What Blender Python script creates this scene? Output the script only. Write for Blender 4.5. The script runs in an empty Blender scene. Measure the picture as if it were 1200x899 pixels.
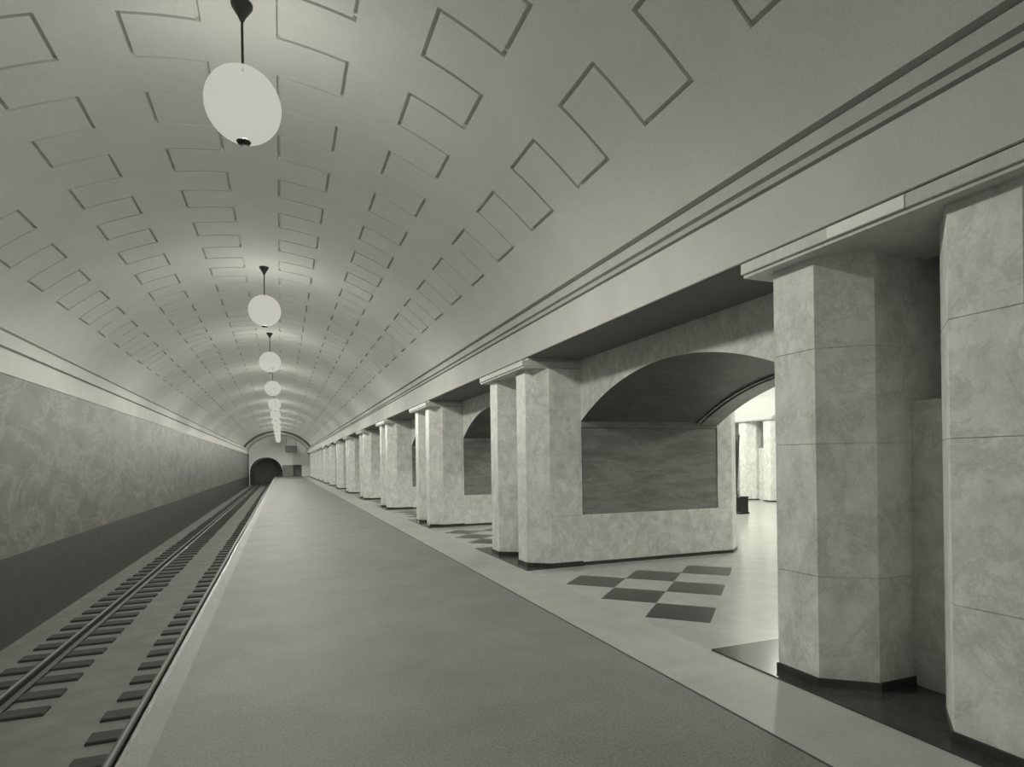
import bpy, math, random
from mathutils import Vector, Matrix
random.seed(7)
SC = bpy.context.scene
COL = SC.collection
pi = math.pi

# ------------------------------------------------------------------ helpers
class MB:
    """collects faces, with one material slot index each, and links them as one mesh object"""
    def __init__(self):
        self.v, self.f, self.m, self.s = [], [], [], []

    def face(self, pts, m=0, smooth=False):
        i = len(self.v)
        self.v += [tuple(p) for p in pts]
        self.f.append(tuple(range(i, i + len(pts))))
        self.m.append(m)
        self.s.append(smooth)

    def idx(self, ids, m=0, smooth=False):
        self.f.append(tuple(ids)); self.m.append(m); self.s.append(smooth)

    def vert(self, p):
        self.v.append(tuple(p)); return len(self.v) - 1

    def box(self, x0, x1, y0, y1, z0, z1, m=0, bev=0.0):
        if bev <= 0:
            self.prism([(x0, y0), (x1, y0), (x1, y1), (x0, y1)], z0, z1, m)
            return
        b = bev
        o = [(x0, y0), (x1, y0), (x1, y1), (x0, y1)]
        i = [(x0 + b, y0 + b), (x1 - b, y0 + b), (x1 - b, y1 - b), (x0 + b, y1 - b)]
        rings = [[(p[0], p[1], z0) for p in i], [(p[0], p[1], z0 + b) for p in o],
                 [(p[0], p[1], z1 - b) for p in o], [(p[0], p[1], z1) for p in i]]
        self.loft(rings, m)

    def loft(self, rings, m=0, cap=True, smooth=False, closed=True):
        n = len(rings[0])
        base = []
        for r in rings:
            base.append(len(self.v)); self.v += [tuple(p) for p in r]
        for a, b in zip(base[:-1], base[1:]):
            for k in range(n if closed else n - 1):
                q = (k + 1) % n
                self.idx((a + k, a + q, b + q, b + k), m, smooth)
        if cap:
            self.face(list(reversed(rings[0])), m)
            self.face(rings[-1], m)

    def prism(self, poly, z0, z1, m=0):
        a = [(x, y, z0) for x, y in poly]; b = [(x, y, z1) for x, y in poly]
        n = len(poly)
        self.face(list(reversed(a)), m); self.face(b, m)
        for k in range(n):
            q = (k + 1) % n
            self.face([a[k], a[q], b[q], b[k]], m)

    def extrude_y(self, prof, y0, y1, m=0, cap=True):
        """closed (x,z) profile extruded along the tunnel"""
        self.loft([[(x, y0, z) for x, z in prof], [(x, y1, z) for x, z in prof]], m, cap)

    def lathe(self, prof, seg=32, m=0, at=(0, 0, 0), smooth=True):
        rings = []
        for r, z in prof:
            r = max(r, 1e-4)
            rings.append([(at[0] + r * math.cos(2 * pi * k / seg), at[1] + r * math.sin(2 * pi * k / seg), at[2] + z) for k in range(seg)])
        self.loft(rings, m, True, smooth)

    def build(self, name, mats, parent=None, loc=None):
        me = bpy.data.meshes.new(name)
        me.from_pydata(self.v, [], self.f)
        if not isinstance(mats, (list, tuple)): mats = [mats]
        for mt in mats: me.materials.append(mt)
        me.polygons.foreach_set('material_index', self.m)
        me.polygons.foreach_set('use_smooth', self.s)
        me.update()
        import bmesh
        b = bmesh.new(); b.from_mesh(me)
        bmesh.ops.recalc_face_normals(b, faces=b.faces)
        b.to_mesh(me); b.free()
        o = bpy.data.objects.new(name, me)
        COL.objects.link(o)
        if parent: o.parent = parent
        if loc: o.location = loc
        return o

def tag(o, label=None, cat=None, group=None, kind=None):
    if label: o['label'] = label
    if cat: o['category'] = cat
    if group: o['group'] = group
    if kind: o['kind'] = kind
    return o

def struct(o, label=None):
    o['kind'] = 'structure'
    if label: o['label'] = label
    return o

def empty(name, loc):
    o = bpy.data.objects.new(name, None)
    o.empty_display_size = .2
    COL.objects.link(o); o.location = loc
    return o

def copy_tree(o, parent=None):
    c = o.copy(); COL.objects.link(c)
    if parent: c.parent = parent
    for ch in list(o.children): copy_tree(ch, c)
    return c

# ------------------------------------------------------------------ materials
def mat(name, col, rough=.6, noise=0.0, scale=6.0, vein=0.0, vscale=1.6, vcol=None, bump=0.0, stretch=(1, 1, 1), spec=.3, fine=0.0):
    """stone / plaster: base colour, soft cloudy mottling, thin wandering veins, optional fine grain"""
    m = bpy.data.materials.new(name); m.use_nodes = True
    nt = m.node_tree; N = nt.nodes; L = nt.links
    bs = N['Principled BSDF']
    bs.inputs['Roughness'].default_value = rough
    bs.inputs['Specular IOR Level'].default_value = spec
    tc = N.new('ShaderNodeTexCoord'); mp = N.new('ShaderNodeMapping')
    mp.inputs['Scale'].default_value = stretch
    L.new(tc.outputs['Object'], mp.inputs['Vector'])
    geo = mp.outputs['Vector']
    c3 = lambda k: (min(1, col[0] * k), min(1, col[1] * k), min(1, col[2] * k), 1)
    n1 = N.new('ShaderNodeTexNoise'); n1.inputs['Scale'].default_value = scale; n1.inputs['Detail'].default_value = 6
    n1.inputs['Roughness'].default_value = .62
    L.new(geo, n1.inputs['Vector'])
    r1 = N.new('ShaderNodeValToRGB')
    r1.color_ramp.elements[0].position = .3; r1.color_ramp.elements[1].position = .72
    r1.color_ramp.elements[0].color = c3(1 - noise); r1.color_ramp.elements[1].color = c3(1 + noise)
    L.new(n1.outputs['Fac'], r1.inputs['Fac'])
    out = r1.outputs['Color']
    if vein > 0:
        n2 = N.new('ShaderNodeTexNoise'); n2.inputs['Scale'].default_value = vscale; n2.inputs['Detail'].default_value = 8
        n2.inputs['Roughness'].default_value = .7; n2.inputs['Distortion'].default_value = .5
        L.new(geo, n2.inputs['Vector'])
        r2 = N.new('ShaderNodeValToRGB'); cr = r2.color_ramp
        cr.elements[0].position = .455; cr.elements[0].color = (0, 0, 0, 1)
        cr.elements[1].position = .5; cr.elements[1].color = (1, 1, 1, 1)
        e = cr.elements.new(.535); e.color = (0, 0, 0, 1)
        L.new(n2.outputs['Fac'], r2.inputs['Fac'])
        mul = N.new('ShaderNodeMath'); mul.operation = 'MULTIPLY'; mul.inputs[1].default_value = vein
        L.new(r2.outputs['Color'], mul.inputs[0])
        mx = N.new('ShaderNodeMixRGB'); mx.inputs[2].default_value = (*(vcol or (col[0] * .4, col[1] * .4, col[2] * .4)), 1)
        L.new(mul.outputs[0], mx.inputs[0]); L.new(out, mx.inputs[1]); out = mx.outputs[0]
    if fine > 0:
        n3 = N.new('ShaderNodeTexNoise'); n3.inputs['Scale'].default_value = 60; n3.inputs['Detail'].default_value = 3
        L.new(tc.outputs['Object'], n3.inputs['Vector'])
        mr = N.new('ShaderNodeMapRange'); mr.inputs[1].default_value = .3; mr.inputs[2].default_value = .7
        mr.inputs[3].default_value = 1 - fine; mr.inputs[4].default_value = 1 + fine
        L.new(n3.outputs['Fac'], mr.inputs[0])
        mm = N.new('ShaderNodeMixRGB'); mm.blend_type = 'MULTIPLY'; mm.inputs[0].default_value = 1
        L.new(out, mm.inputs[1]); L.new(mr.outputs[0], mm.inputs[2]); out = mm.outputs[0]
    L.new(out, bs.inputs['Base Color'])
    if bump > 0:
        bp = N.new('ShaderNodeBump'); bp.inputs['Strength'].default_value = bump; bp.inputs['Distance'].default_value = .01
        L.new(n1.outputs['Fac'], bp.inputs['Height']); L.new(bp.outputs['Normal'], bs.inputs['Normal'])
    return m

def g(v): return (v * .995, v, v * .97)
M = {}
M['plaster'] = mat('vault_plaster', g(.76), .85, .05, 1.2, fine=.05)
M['frieze'] = mat('frieze_plaster', g(.60), .8, .06, 1.5, fine=.05)
M['marble'] = mat('light_marble', g(.72), .45, .17, 7, .30, 2.3, g(.32), stretch=(1, 1, .8), fine=.06)
M['marble_veined'] = mat('light_marble_joint', g(.28), .6, .1, 5)
M['cap'] = mat('cap_stone', g(.60), .5, .12, 3.5, .15, 2, g(.36), fine=.05)
M['capwhite'] = mat('white_cap_stone', g(.86), .5, .04, 3.5, fine=.03)
M['panel'] = mat('grey_marble_panel', g(.21), .4, .25, 3.5, .35, 1.3, g(.38), stretch=(.5, .5, 2.2), fine=.08)
M['barrel'] = mat('shaded_stone_barrel', g(.09), .5, .18, 3, .2, 1.2, g(.24), stretch=(.6, 1, 1), fine=.08)  # same stone as the panels, darkened to paint in the shade of the passage
M['soffit'] = mat('soffit_painted_shade', g(.16), .7, .08, 3)  # darker than the frieze plaster: shade under the beam painted in
M['wallmarble'] = mat('dark_grey_wall_marble', g(.165), .6, .24, 2.2, .35, .9, g(.36), stretch=(1, .55, 1.3), fine=.10)
M['dark'] = mat('dark_plinth_stone', g(.095), .5, .15, 3, fine=.06)
M['plinth'] = mat('dark_base_stone', g(.055), .2, .2, 5, fine=.08)
M['asphalt'] = mat('grey_platform_terrazzo', g(.215), .7, .12, 1.4, fine=.22)
M['coping'] = mat('platform_coping', g(.25), .6, .1, 2, fine=.15)
M['border'] = mat('pale_border_stone', g(.42), .5, .10, 2.2, fine=.09)
M['joint'] = mat('dark_joint', g(.07), .8, .1, 5)
M['pfloor'] = mat('pale_marble_floor', g(.48), .2, .08, 3, .12, 1.5, g(.35), spec=.6, fine=.04)
M['tile'] = mat('black_marble_tile', g(.045), .28, .15, 6, spec=.5)
M['bed'] = mat('trackbed_concrete', g(.19), .9, .16, 2.5, fine=.12)
M['sleeper'] = mat('tarred_sleeper_wood', g(.06), .85, .3, 7, stretch=(.4, 4, 4), fine=.1)
M['rail'] = mat('rail_steel', g(.07), .5, .2, 5)
M['railtop'] = mat('worn_rail_head', g(.30), .35, .1, 8)
M['iron'] = mat('dark_bronze', g(.035), .5, .1, 9)
M['black'] = mat('black_polished_stone', g(.02), .35, .1, 9)
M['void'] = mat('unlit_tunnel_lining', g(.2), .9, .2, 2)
M['sign'] = mat('grey_sign_face', g(.09), .6, .15, 3)

def globe_mat():
    m = bpy.data.materials.new('frosted_lit_glass'); m.use_nodes = True
    nt = m.node_tree; N = nt.nodes; L = nt.links
    N.remove(N['Principled BSDF'])
    em = N.new('ShaderNodeEmission'); em.inputs['Color'].default_value = (1, .985, .86, 1); em.inputs['Strength'].default_value = GLOBE
    tr = N.new('ShaderNodeBsdfTransparent')
    mx = N.new('ShaderNodeMixShader'); mx.inputs[0].default_value = .62
    L.new(tr.outputs[0], mx.inputs[1]); L.new(em.outputs[0], mx.inputs[2])
    L.new(mx.outputs[0], N['Material Output'].inputs['Surface'])
    return m
GLOBE = .50
M['globe'] = globe_mat()

# ------------------------------------------------------------------ dimensions (metres, X across, Y along the tunnel, Z up)
Y0, YE = -9.0, 88.0
XL = -4.0                          # far wall of the track
XEDGE = -.82                       # platform edge
XJ, XB = 2.63, 3.33                # joint of the platform paving, end of border strip
XC, XA, XK = 3.46, 4.28, 6.85      # front of the columns, arch face, hall side face
XCH = 3.70                         # mirrored front of the hall side columns
XM = (XA + XK) / 2                 # middle of the pylons
ZS = 3.14                          # soffit
VX, VR, VZ = -.30, 4.6, 1.02       # vault axis, radius
PY = [2.655, 9.15] + [15.45 + 6.3 * k for k in range(11)]
HALF = 1.035

# ------------------------------------------------------------------ floor and track
mb = MB(); mb.box(XEDGE + .13, XJ - .012, Y0, YE, -.24, 0); mb.box(XEDGE + .16, XJ, Y0, YE, -1.2, -.24)
struct(mb.build('floor_platform', [M['asphalt']]), 'grey terrazzo platform')
mb = MB(); mb.box(XEDGE, XEDGE + .13, Y0, YE, -.24, 0)
struct(mb.build('trim_coping', [M['coping']]), 'paler stone coping along the platform edge')
mb = MB(); mb.box(XJ - .012, XJ + .012, Y0, YE, -.2, -.003)
struct(mb.build('trim_joint', [M['joint']]), 'dark joint line between platform paving and border')
mb = MB(); mb.box(XJ + .012, XB, Y0, YE, -.24, 0)
struct(mb.build('floor_border', [M['border']]), 'pale stone border strip in front of the pylons')
mb = MB(); mb.box(XB, 21.2, Y0, YE, -.24, 0)
for a, b in zip(PY[:-1], PY[1:]):
    cy = (a + b) / 2 + (.18 if a < 3 else 0)
    for i in range(4):
        for j in (-1, 0, 1):
            if i + (j < 1) + (j < 0) > 2 + (a > 3): continue
            x, y, h = 3.88 + .9 * i, cy + .9 * j, .444
            mb.prism([(x - h, y), (x, y - h), (x + h, y), (x, y + h)], 0.0005, .003, 1)
struct(mb.build('floor_passage', [M['pfloor'], M['tile']]), 'pale passage floor with dark diagonal tiles')
mb = MB()
mb.box(XL, XEDGE + .16, Y0, YE + 14, -1.4, -1.15)
struct(mb.build('floor_trackbed', [M['bed']]), 'pale concrete track bed between the rails')

# rails
RX = (-3.00, -1.45)
def rail_profile(x):
    z = -1.115
    return [(x - .065, z), (x + .065, z), (x + .065, z + .012), (x + .012, z + .03), (x + .010, z + .085),
            (x + .035, z + .098), (x + .035, z + .125), (x - .035, z + .125), (x - .035, z + .098), (x - .010, z + .085), (x - .012, z + .03), (x - .065, z + .012)]
for x, lab in ((RX[0], 'steel rail nearer the dark tunnel wall'), (RX[1], 'steel rail running close along the platform edge')):
    mb = MB(); mb.extrude_y(rail_profile(0), 0, YE + 13 - 2)
    o = mb.build('rail', [M['rail']], None, (x, 2, 0))
    h = MB(); h.box(-.014, .014, 0, YE + 11, -.991, -.987); hd = h.build('rail_head', [M['railtop']], o); hd['label'] = 'bright worn running surface'
    tag(o, lab, 'rail', 'running rails')
# sleepers: short blocks under each rail
def sleeper(w):
    m_ = MB(); m_.box(-w / 2, w / 2, -.125, .125, -.05, .035, 0, .012)
    return m_.build('sleeper', [M['sleeper']])
for (x, w, lab, grp, ys) in ((-3.0, 1.02, 'short dark timber sleeper under the rail by the tunnel wall', 'sleepers under the wall side rail', 8.2),
                        (-1.36, .96, 'short dark timber sleeper under the rail by the platform', 'sleepers under the platform side rail', 5.4)):
    proto = sleeper(w); tag(proto, lab, 'sleeper', grp)
    y, k = ys, 0
    while y < YE:
        o = proto if k == 0 else proto.copy()
        if k: COL.objects.link(o)
        o.location = (x + random.uniform(-.02, .02), y, -1.15); k += 1
        y += .585

# ------------------------------------------------------------------ left wall
mb = MB(); mb.box(XL - .4, XL, Y0, YE, .22, 3.09)
struct(mb.build('wall_left', [M['wallmarble']]), 'dark grey marble wall across the track')
mb = MB(); mb.box(XL - .4, XL + .02, Y0, YE, -1.4, .22)
struct(mb.build('baseboard_left', [M['dark']]), 'dark plinth of the track wall')
mb = MB(); mb.box(XL - .4, XL + .012, Y0, YE, 3.09, 3.47)
struct(mb.build('wall_left_frieze', [M['frieze']]), 'pale plaster band above the marble')
mb = MB()
prof = [(XL - .4, 3.47), (XL - .03, 3.47), (XL - .03, 3.50), (XL + .03, 3.51), (XL + .05, 3.71), (XL - .03, 3.72), (XL - .03, 3.77), (XL + .03, 3.78), (XL + .03, 3.80), (XL - .4, 3.80)]
mb.extrude_y(prof, Y0, YE)
struct(mb.build('trim_left', [M['frieze']]), 'plaster cornice on the track side')

# ------------------------------------------------------------------ vault with incised meanders
def vault():
    m_ = MB()
    W = .018; wa = math.degrees(W / VR); D = .045
    strips = []
    for a, b, pol in ((4.15, 12.05, 1), (19.95, 27.6, 0), (35.45, 43.15, 1)):
        strips += [(a, b, pol), (-a, -b, pol)]
    rows = sorted({r for s in strips for r in s[:2]})
    tb = set()
    for r in rows: tb |= {round(r - wa, 4), round(r + wa, 4)}
    t = -53.2
    while t < 52.4:
        if min(abs(t - r) for r in rows) > .6: tb.add(round(t, 4))
        t += 1.6
    tb |= {-53.2, 52.4}
    T = sorted(tb)
    ks = list(range(-6, 118))
    yb = {Y0, YE}
    for k in ks: yb |= {round(6.0 + .6 * k - W, 4), round(6.0 + .6 * k + W, 4)}
    Yb = sorted(yb)
    kind = []
    for a, b in zip(T[:-1], T[1:]):
        mid = (a + b) / 2
        kind.append(mid)
    def groove(tm, ym):
        k0 = round((ym - 6.0) / .6); on_t = abs(ym - 6.0 - .6 * k0) < W
        if (not on_t and not (ks[0] <= math.floor((ym - 6.0) / .6) < ks[-1])): return False
        if on_t and not (ks[0] <= k0 <= ks[-1]): return False
        for ra, rb, pol in strips:
            lo, hi = min(ra, rb), max(ra, rb)
            if on_t and lo - wa < tm < hi + wa: return True
            if not on_t:
                k = math.floor((ym - 6.0) / .6)
                r = rb if (k % 2 == 0) == (pol == 1) else ra
                if abs(tm - r) < wa: return True
        return False
    def P(t, y, r):
        a = math.radians(t); return (VX + r * math.sin(a), y, VZ + r * math.cos(a))
    nt, ny = len(T), len(Yb)
    base = {}
    for j, y in enumerate(Yb):
        for i, t in enumerate(T): base[i, j] = m_.vert(P(t, y, VR))
    G = {}
    for j in range(ny - 1):
        for i in range(nt - 1):
            G[i, j] = groove((T[i] + T[i + 1]) / 2, (Yb[j] + Yb[j + 1]) / 2)
    for (i, j), gv in G.items():
        if not gv:
            m_.idx((base[i, j], base[i + 1, j], base[i + 1, j + 1], base[i, j + 1]), 0, True)
        else:
            a, b, c, d = (T[i], Yb[j]), (T[i + 1], Yb[j]), (T[i + 1], Yb[j + 1]), (T[i], Yb[j + 1])
            R2 = VR + D
            m_.face([P(*a, R2), P(*b, R2), P(*c, R2), P(*d, R2)], 1)
            for (p, q, di, dj) in ((a, b, 0, -1), (b, c, 1, 0), (c, d, 0, 1), (d, a, -1, 0)):
                if not G.get((i + di, j + dj), False):
                    m_.face([P(*p, VR), P(*q, VR), P(*q, R2), P(*p, R2)], 1)
    me = bpy.data.meshes.new('ceiling'); me.from_pydata(m_.v, [], m_.f)
    me.materials.append(M['plaster']); me.materials.append(M['plaster'])
    me.polygons.foreach_set('material_index', m_.m); me.polygons.foreach_set('use_smooth', m_.s); me.update()
    o = bpy.data.objects.new('ceiling', me); COL.objects.link(o)
    return struct(o, 'plaster barrel vault with incised meander lines')
vault()

# ------------------------------------------------------------------ right side: frieze, cornice, bays with arched passages
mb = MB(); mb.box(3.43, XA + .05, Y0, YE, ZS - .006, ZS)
struct(mb.build('trim_soffit_shade', [M['soffit']]), 'soffit under the frieze with its shade painted in grey')
mb = MB(); mb.box(3.40, 7.33, Y0, YE, ZS, 3.58)
struct(mb.build('wall_right', [M['frieze']]), 'plaster frieze beam above the pylons')
mb = MB()
prof = [(3.9, 3.58), (3.46, 3.58), (3.46, 3.605), (3.395, 3.61), (3.375, 3.645), (3.46, 3.65), (3.46, 3.685), (3.385, 3.69), (3.355, 3.775), (3.42, 3.78), (3.42, 3.825), (3.345, 3.83), (3.345, 3.845), (3.9, 3.845)]
mb.extrude_y(prof, Y0, YE)
struct(mb.build('trim_right', [M['frieze']]), 'moulded plaster cornice above the pylons')

def bay(a, b, idx):
    """arched passage between two pylons: barrel with its axis across the tunnel"""
    c, h, rise, zs = (a + b) / 2, (b - a) / 2, .60, 2.20
    R = (h * h + rise * rise) / (2 * rise); cz = zs + rise - R
    n = 28; am = math.asin(h / R)
    def arc(off=0.0):
        return [(c + (R - off) * math.sin(-am + 2 * am * k / n), cz + (R - off) * math.cos(-am + 2 * am * k / n)) for k in range(n + 1)]
    m_ = MB()
    A = arc()
    # face to the platform, face to the hall
    for x in (XA, XK):
        for k in range(n):
            m_.face([(x, A[k][0], A[k][1]), (x, A[k + 1][0], A[k + 1][1]), (x, A[k + 1][0], ZS), (x, A[k][0], ZS)], 0)
    i0 = []
    for x in (XA, XA + .03, XK - .42):
        i0.append([m_.vert((x, p[0], p[1])) for p in A])
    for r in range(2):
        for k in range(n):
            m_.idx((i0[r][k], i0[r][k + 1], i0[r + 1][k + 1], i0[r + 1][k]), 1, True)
    # fillet lines and a lowered band along the hall edge of the barrel
    xs = [(XK - .42, 0), (XK - .42, .03), (XK - .385, .03), (XK - .385, 0), (XK - .35, 0), (XK - .35, .045), (XK, .045), (XK, 0)]
    for (xa, oa), (xb, ob) in zip(xs[:-1], xs[1:]):
        pa, pb = arc(oa), arc(ob)
        ia = [m_.vert((xa, p[0], p[1])) for p in pa]; ib = [m_.vert((xb, p[0], p[1])) for p in pb]
        for k in range(n): m_.idx((ia[k], ia[k + 1], ib[k + 1], ib[k]), 2, True)
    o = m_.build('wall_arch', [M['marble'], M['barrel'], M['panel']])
    struct(o, 'arched passage barrel between two pylons')
for i, (a, b) in enumerate(zip(PY[:-1], PY[1:])): bay(a + HALF, b - HALF, i)
mb = MB(); mb.box(XA, XK, Y0, PY[0] - HALF, 2.2, ZS)
struct(mb.build('wall_right_return', [M['marble']]))

# ------------------------------------------------------------------ pylons
JZ = (.77, 1.69, 2.35)
def column_mb(s, c):
    """faceted half column, front X=XC, local to the pylon (origin at its middle on the floor); s=+1 platform side, -1 hall side"""
    f, w, ch = (XC if s > 0 else XCH) - XM, .41, .29
    def ring(z, d):
        p = [(XA - XM, c - w + d), (f + ch, c - w + d), (f + d, c - w + .23 + d * .4), (f + d, c + w - .23 - d * .4), (f + ch, c + w - d), (XA - XM, c + w - d)]
        return [(s * x, s * y if s < 0 else y, z) for x, y in p]
    m_ = MB()
    zs = [.05 if s < 0 else .07] + [z for z in JZ] + [2.985]
    rings = []
    for a, b in zip(zs[:-1], zs[1:]):
        lo = a + (.004 if a > .1 else 0); hi = b - (.004 if b != 2.985 else 0)
        rings += [ring(lo, 0), ring(hi, 0)]
        if b != 2.985: rings += [ring(hi, .006), ring(b + .004, .006)]
    m_.loft(rings, 0)
    return m_
def plinth_mb(s, c):
    f, w, ch, d = (XC if s > 0 else XCH) - XM, .41, .29, -.015
    p = [(XA - XM, c - w + d), (f + ch, c - w + d), (f + d, c - w + .23 + d * .4), (f + d, c + w - .23 - d * .4), (f + ch, c + w - d), (XA - XM, c + w - d)]
    m_ = MB(); m_.prism([(s * x, s * y if s < 0 else y) for x, y in p], .012, .07 if s > 0 else .05)
    return m_

def make_pylon():
    r = empty('pylon', (XM, PY[0], 0))
    hx = XA - XM                                   # negative
    # core: light dado, grey marble panels on the passage sides, light upper block
    m_ = MB(); m_.box(hx, -hx, -HALF, HALF, .05, .77, 0, .004); m_.build('dado', [M['marble']], r)
    m_ = MB(); m_.box(hx, -hx, -HALF - .004, HALF + .004, 0, .05)
    m_.build('skirting', [M['plinth']], r)
    for s in (-1, 1):
        y0, y1 = (-HALF + .015, -HALF + .2) if s < 0 else (HALF - .2, HALF - .015)
        m_ = MB(); m_.box(hx + .004, -hx - .004, y0, y1, .77, 2.10); m_.build('marble_panel', [M['panel']], r)
        m_ = MB(); m_.box(hx + .004, -hx - .004, y0 - .01 * (s < 0), y1 + .01 * (s > 0), 2.106, 2.20); m_.build('impost_course', [M['panel']], r)
    # back of the recess between the two columns, with a deep dark niche in its upper part
    m_ = MB()
    y = .215
    for s in (-1, 1):
        x0, x1 = (hx, hx + .5) if s < 0 else (-hx - .5, -hx)
        m_.box(x0, x1, -HALF + .2, HALF - .2, .77, 1.98)
        rx = sorted((s * (-hx + .19), s * (-hx - .02)))
        m_.box(rx[0], rx[1], -.214, .214, .012, 1.98)
        m_.box(x0, x1, -HALF + .2, -y, 1.98, ZS); m_.box(x0, x1, y, HALF - .2, 1.98, ZS)
        xs0, xs1 = (hx, hx + .003) if s < 0 else (-hx - .003, -hx)
        for q in (-1, 1):
            m_.box(xs0, xs1, min(q * HALF, q * (HALF - .2)), max(q * HALF, q * (HALF - .2)), .77, ZS)
    m_.box(hx + .02, -hx - .02, -HALF, -HALF + .2, 2.21, ZS); m_.box(hx + .02, -hx - .02, HALF - .2, HALF, 2.21, ZS)
    m_.build('core', [M['marble']], r)
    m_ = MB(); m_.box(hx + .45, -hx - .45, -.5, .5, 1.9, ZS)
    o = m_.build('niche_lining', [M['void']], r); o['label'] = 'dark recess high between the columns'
    for s in (1, -1):
        for c in (.625, -.625):
            k = column_mb(s, c).build('column', [M['marble']], r)
            b = plinth_mb(s, c).build('column_plinth', [M['plinth']], k); b['label'] = 'dark stone foot'
    for s in (1, -1):
        m_ = MB()
        f = (XB if s > 0 else XCH - .13) - XM
        parts = [(-1.03, -.30, 0), (-.30, .22, 0), (.22, 1.0, 0)]
        for a, b, mi in parts:
            x0, x1 = sorted((s * f, s * hx))
            m_.box(x0, x1, a + .002, b - .002, 3.01, 3.092, mi, .004)
        x0, x1 = sorted((s * (f + .02), s * hx)); m_.box(x0, x1, -1.02, .99, 2.985, 3.01)
        x0, x1 = sorted((s * (f + .10), s * hx)); m_.box(x0, x1, -1.0, .97, 3.092, ZS)
        o = m_.build('cap_slab', [M['cap']], r)
    m_ = MB(); x0, x1 = XB - XM, hx + .0
    m_.box(x0, x1, -1.08, 1.40, 0.0005, .012); o = m_.build('base_slab', [M['plinth']], r); o['label'] = 'dark slab set in the floor under the paired columns'
    return r
ORD = ['nearest', 'second', 'third', 'fourth', 'fifth', 'sixth', 'seventh', 'eighth', 'ninth', 'tenth', 'eleventh', 'twelfth', 'thirteenth']
P0 = make_pylon()
pylons = [P0]
for y in PY[1:]:
    c = copy_tree(P0); c.location = (XM, y, 0); pylons.append(c)
for i, c in enumerate(pylons):
    if i == 0: lab = 'pale marble pylon of paired faceted columns nearest the camera, dark niche between them'
    elif i == 1: lab = 'pale marble pylon with sunlike pale dado beside the black and white tiles, second from camera'.replace('sunlike pale ', '')
    else: lab = 'pale marble pylon of paired faceted columns, %s from the camera along the platform' % ORD[i]
    tag(c, lab, 'pylon', 'marble pylons along the platform')
# one whiter block set in the cap of the nearest pylon
m_ = MB(); m_.box(XB - XM - .004, XB - XM + .1, -.30 + .002, .22 - .002, 3.012, 3.090, 0, .003)
o = m_.build('cap_block', [M['capwhite']], P0); o['label'] = 'whiter stone block in the cap'

# ------------------------------------------------------------------ central hall seen through the first passage
XH = 2 * 12.0                       # mirror: x -> XH - x
mb = MB(); mb.box(XH - 7.33, 21.0, Y0, 37.5, ZS, 3.8); struct(mb.build('wall_hall_frieze', [M['frieze']]))
mb = MB()
HR, HZ = 5.2, 1.9
n = 30; pr = []
for k in range(n + 1):
    a = math.radians(-57 + 114 * k / n); pr.append((12.0 + HR * math.sin(a), HZ + HR * math.cos(a)))
for k in range(n): mb.face([(pr[k][0], Y0, pr[k][1]), (pr[k + 1][0], Y0, pr[k + 1][1]), (pr[k + 1][0], 37.5, pr[k + 1][1]), (pr[k][0], 37.5, pr[k][1])])
struct(mb.build('ceiling_hall', [M['plaster']]))
mb = MB(); mb.box(6.9, 7.33, Y0, YE, 3.58, 5.0); mb.box(XH - 7.0, XH - 6.6, Y0, 37.5, 3.8, 5.2); mb.box(7.2, 7.85, Y0, 37.5, 4.66, 5.0); mb.box(16.15, 17.1, Y0, 37.5, 4.66, 5.0)
struct(mb.build('wall_hall_upper', [M['frieze']]))
mb = MB(); mb.box(20.9, 21.2, Y0, 37.5, 0, ZS); struct(mb.build('wall_hall_back', [M['marble']]))
mb = MB(); mb.box(7.0, 21.2, 37.5, 37.8, 0, 7.4); mb.box(7.0, 21.2, Y0 - .3, Y0, 0, 7.4); struct(mb.build('wall_hall_ends', [M['marble']]))
for y, lab in ((17.6, 'bright paired column pylon on the far side of the central hall, seen through the arch'),):
    c = copy_tree(P0); c.location = (XH - XM, y, 0); c.rotation_euler = (0, 0, pi)
    tag(c, lab, 'pylon', 'pylons across the central hall')
    for ch in list(c.children):
        if ch.name.startswith('cap_block'): bpy.data.objects.remove(ch)

# torchere on a black pedestal in the hall
tx, ty = 12.36, 13.71
mb = MB(); mb.box(-.17, .17, -.17, .17, 0, .06, 0, .01); mb.box(-.15, .15, -.15, .15, .06, .46, 0, .01); mb.box(-.165, .165, -.165, .165, .46, .50, 0, .008)
o = mb.build('pedestal', [M['black']], None, (tx, ty, 0)); tag(o, 'square black stone pedestal on the bright hall floor', 'pedestal')
t = empty('torchere', (tx - .075, ty + .07, .50)); tag(t, 'slim dark torchere flaring upward on the black pedestal', 'lamp')
mb = MB(); mb.lathe([(.0, 0), (.07, 0), (.07, .02), (.06, .03), (.035, .07), (.03, .10)], 28); mb.build('foot', [M['iron']], t)
mb = MB(); mb.lathe([(.025, .10), (.025, .14), (.04, .5), (.065, 1.0), (.095, 1.5), (.115, 1.78), (.11, 1.78), (.08, 1.6), (.0, 1.55)], 28); mb.build('flared_shaft', [M['iron']], t)

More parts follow.
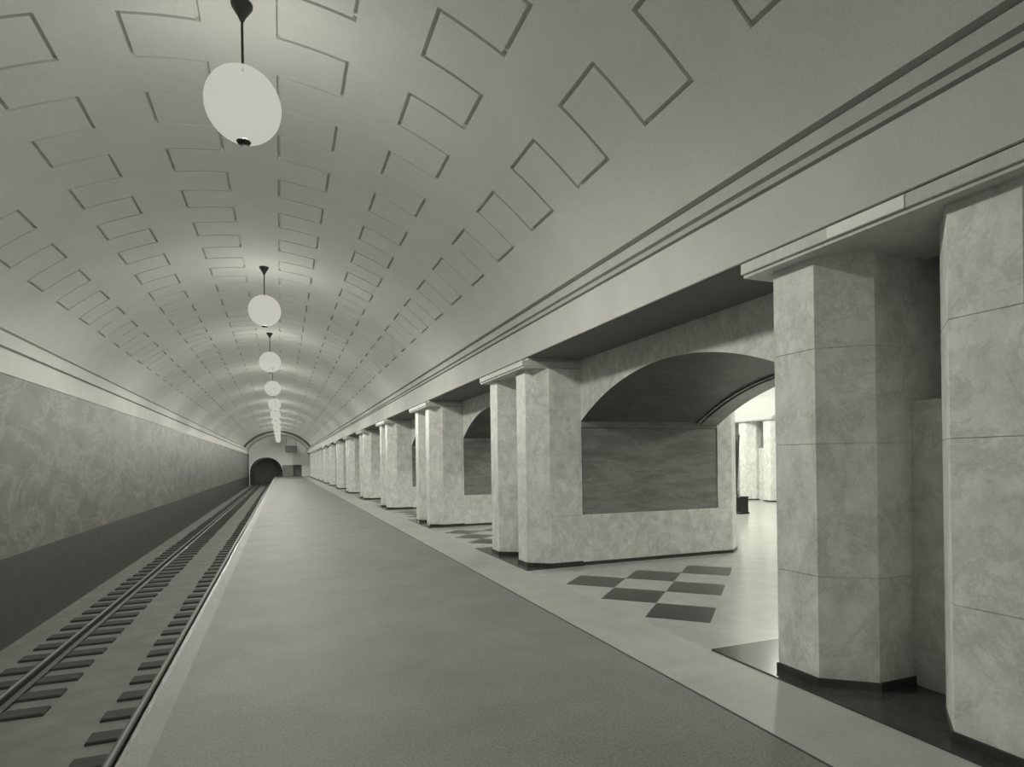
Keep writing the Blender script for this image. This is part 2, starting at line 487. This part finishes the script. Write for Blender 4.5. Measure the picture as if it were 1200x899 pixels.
# ------------------------------------------------------------------ end wall, portal, sign, rib
def end_wall():
    m_ = MB()
    pc, pr_, pz = -1.85, 2.05, .62
    n = 24
    pts = [(pc + pr_ * math.cos(pi - pi * k / n), pz + pr_ * math.sin(pi - pi * k / n)) for k in range(n + 1)]
    zt = 5.75
    for k in range(n):
        m_.face([(pts[k][0], YE, pts[k][1]), (pts[k + 1][0], YE, pts[k + 1][1]), (pts[k + 1][0], YE, zt), (pts[k][0], YE, zt)], 0)
    m_.face([(XL - .4, YE, -1.4), (pts[0][0], YE, -1.4), (pts[0][0], YE, zt), (XL - .4, YE, zt)], 0)
    xr = pts[-1][0]
    for (a, b, z0, z1, mi) in ((xr, 1.6, 0, 1.57, 1), (1.6, 2.7, 0, 1.57, 2), (2.7, 3.9, 0, 1.57, 0), (xr, 3.9, 1.57, zt, 0)):
        if mi == 2:
            continue
        m_.face([(a, YE, z0), (b, YE, z0), (b, YE, z1), (a, YE, z1)], mi)
    m_.box(xr, 4.4, YE + .001, YE + .002, -1.4, 0, 1)
    m_.box(1.5, 2.8, YE + 1.2, YE + 1.3, 0, 1.7, 2)
    # bored tunnel beyond
    pts2 = [(pc + pr_, -1.4)] + list(reversed(pts)) + [(pc - pr_, -1.4)]
    for k in range(len(pts2) - 1):
        (x0, z0), (x1, z1) = pts2[k], pts2[k + 1]
        m_.face([(x0, YE, z0), (x1, YE, z1), (x1, YE + 14, z1), (x0, YE + 14, z0)], 2)
    m_.face([(x, YE + 14, z) for x, z in pts2], 2)
    return struct(m_.build('wall_end', [M['plaster'], M['panel'], M['void']]), 'end wall with dark round tunnel mouth')
end_wall()
mb = MB(); mb.box(XL - .4, 4.4, Y0 - .2, Y0, -1.4, 6); struct(mb.build('wall_back', [M['plaster']]))

# dark transverse rib near the far end
mb = MB(); n = 40; sec = []
for k in range(n + 1):
    a = math.radians(-53.2 + 105.6 * k / n); sec.append(a)
rings = []
for a in sec:
    rings.append([(VX + r * math.sin(a), y, VZ + r * math.cos(a)) for r, y in ((VR + .05, 74.6), (VR - .22, 74.6), (VR - .22, 75.4), (VR + .05, 75.4))])
mb.loft(rings, 0)
struct(mb.build('trim_rib', [M['dark']]), 'dark arched rib across the vault near its far end')

# hanging sign board near the far end
s = empty('hanging_sign', (1.3, 84.0, 3.25)); tag(s, 'dark rectangular board hanging above the far end of the platform', 'sign')
mb = MB(); mb.box(-.74, .74, -.08, .08, 0, .86, 0, .03); mb.build('board', [M['sign']], s)
mb = MB(); mb.box(-.66, .66, -.09, -.079, .08, .78, 0, .002); mb.build('board_face', [M['sign']], s)
for x in (-.6, .6):
    zt = VZ + math.sqrt(VR ** 2 - (1.3 + x - VX) ** 2) - 3.25
    mb = MB(); mb.lathe([(.02, .85), (.02, zt + .02)], 10, 0, (x, 0, 0)); mb.build('hanger_rod', [M['iron']], s)

# ------------------------------------------------------------------ globe pendants
LX, LZ, GR = -.262, 4.735, .312
LY = [5.68, 13.1, 19.6, 26.3] + [33.3 + 6.8 * k for k in range(8)]
ZCROWN = VZ + math.sqrt(VR ** 2 - (LX - VX) ** 2)
def make_pendant():
    r = empty('globe_pendant', (LX, LY[0], 0))
    m_ = MB(); zt = ZCROWN
    m_.lathe([(.0, zt - .15), (.018, zt - .15), (.035, zt - .11), (.085, zt - .03), (.09, zt - .015), (.09, zt + .01), (0, zt + .01)], 28); m_.build('ceiling_rose', [M['iron']], r)
    m_ = MB(); m_.lathe([(.011, LZ + GR - .01), (.011, zt - .14)], 12); m_.build('stem', [M['iron']], r)
    m_ = MB(); pr = []
    for k in range(33):
        a = -pi / 2 + pi * k / 32; pr.append((GR * math.cos(a), LZ + GR * math.sin(a)))
    m_.lathe(pr, 48); m_.build('glass_globe', [M['globe']], r)
    m_ = MB(); m_.lathe([(0, LZ - GR - .024), (.048, LZ - GR - .022), (.062, LZ - GR - .003), (.058, LZ - GR - .0005), (0, LZ - GR - .0005)], 24)
    m_.build('bottom_cap', [M['iron']], r)
    return r
g0 = make_pendant(); pend = [g0]
for y in LY[1:]:
    c = copy_tree(g0); c.location = (LX, y, 0); pend.append(c)
for i, c in enumerate(pend):
    lab = 'large white glass globe on a dark stem, nearest the camera' if i == 0 else 'white glass globe lamp hanging from the vault, %s from the camera' % ORD[i]
    tag(c, lab, 'lamp', 'globe lamps along the vault')

# ------------------------------------------------------------------ light
TINT = (1.0, 1.0, .88)
def point(name, loc, w, rad):
    l = bpy.data.lights.new(name, 'POINT'); l.energy = w; l.color = TINT; l.shadow_soft_size = rad
    o = bpy.data.objects.new(name, l); COL.objects.link(o); o.location = loc
    return o
def soft(o):
    # opal glass evens the light out: linear instead of square falloff
    l = o.data; l.use_nodes = True; N = l.node_tree.nodes
    f = N.new('ShaderNodeLightFalloff'); f.inputs['Strength'].default_value = 1
    l.node_tree.links.new(f.outputs['Linear'], N['Emission'].inputs['Strength'])
def down(name, loc, w, rad):
    l = bpy.data.lights.new(name, 'SPOT'); l.energy = w; l.color = TINT; l.shadow_soft_size = rad
    l.spot_size = math.radians(178); l.spot_blend = .5
    o = bpy.data.objects.new(name, l); COL.objects.link(o); o.location = loc
    return o
for y in [-6.2] + LY:  # first entry is a fill light added behind the camera, no lamp hangs there
    q = .28 if y < 0 else 1
    soft(point('bulb_and_rear_fill', (LX, y, LZ - .05), 40 * q, .16))
    down('added_down_spot', (LX, y, LZ), 700 * q, .2)  # unseen spot added at each position to send more light downward
for y in (4.5, 11.5, 18.5, 25.5): point('hall_bulb', (12.0, y, 4.9), 440, .2)
point('tunnel_lamp', (-1.8, YE + 9, 1.9), 30, .08)
w = bpy.data.worlds.new('world'); SC.world = w; w.use_nodes = True
w.node_tree.nodes['Background'].inputs[0].default_value = (.05, .05, .045, 1)
w.node_tree.nodes['Background'].inputs[1].default_value = .3

# ------------------------------------------------------------------ camera
cam = bpy.data.cameras.new('camera'); co = bpy.data.objects.new('camera', cam); COL.objects.link(co); SC.camera = co
FPX, CX, CY, ROLL = 700., 600., 541., .0147
yaw = math.atan((CX - 329) / FPX)
cam.sensor_fit = 'HORIZONTAL'; cam.sensor_width = 36; cam.lens = FPX / 1200 * 36
cam.shift_x = 0
# principal point is at (600, 541) of the 1200 x 899 frame
cam.shift_y = (541 - 449.5) / 1200
cam.clip_start = .05; cam.clip_end = 300
fwd = Vector((math.sin(yaw), math.cos(yaw), 0)); right = Vector((math.cos(yaw), -math.sin(yaw), 0)); up = Vector((0, 0, 1))
c_, s_ = math.cos(ROLL), math.sin(ROLL)
r2 = right * c_ - up * s_
u2 = up * c_ + right * s_
co.matrix_world = Matrix(((r2.x, u2.x, -fwd.x, 0), (r2.y, u2.y, -fwd.y, 0), (r2.z, u2.z, -fwd.z, 1.6), (0, 0, 0, 1)))

SC.view_settings.view_transform = 'Standard'; SC.view_settings.look = 'None'
SC.view_settings.gamma = 1; SC.view_settings.use_curve_mapping = False
SC.view_settings.exposure = .22
SC.cycles.max_bounces = 8; SC.cycles.diffuse_bounces = 5
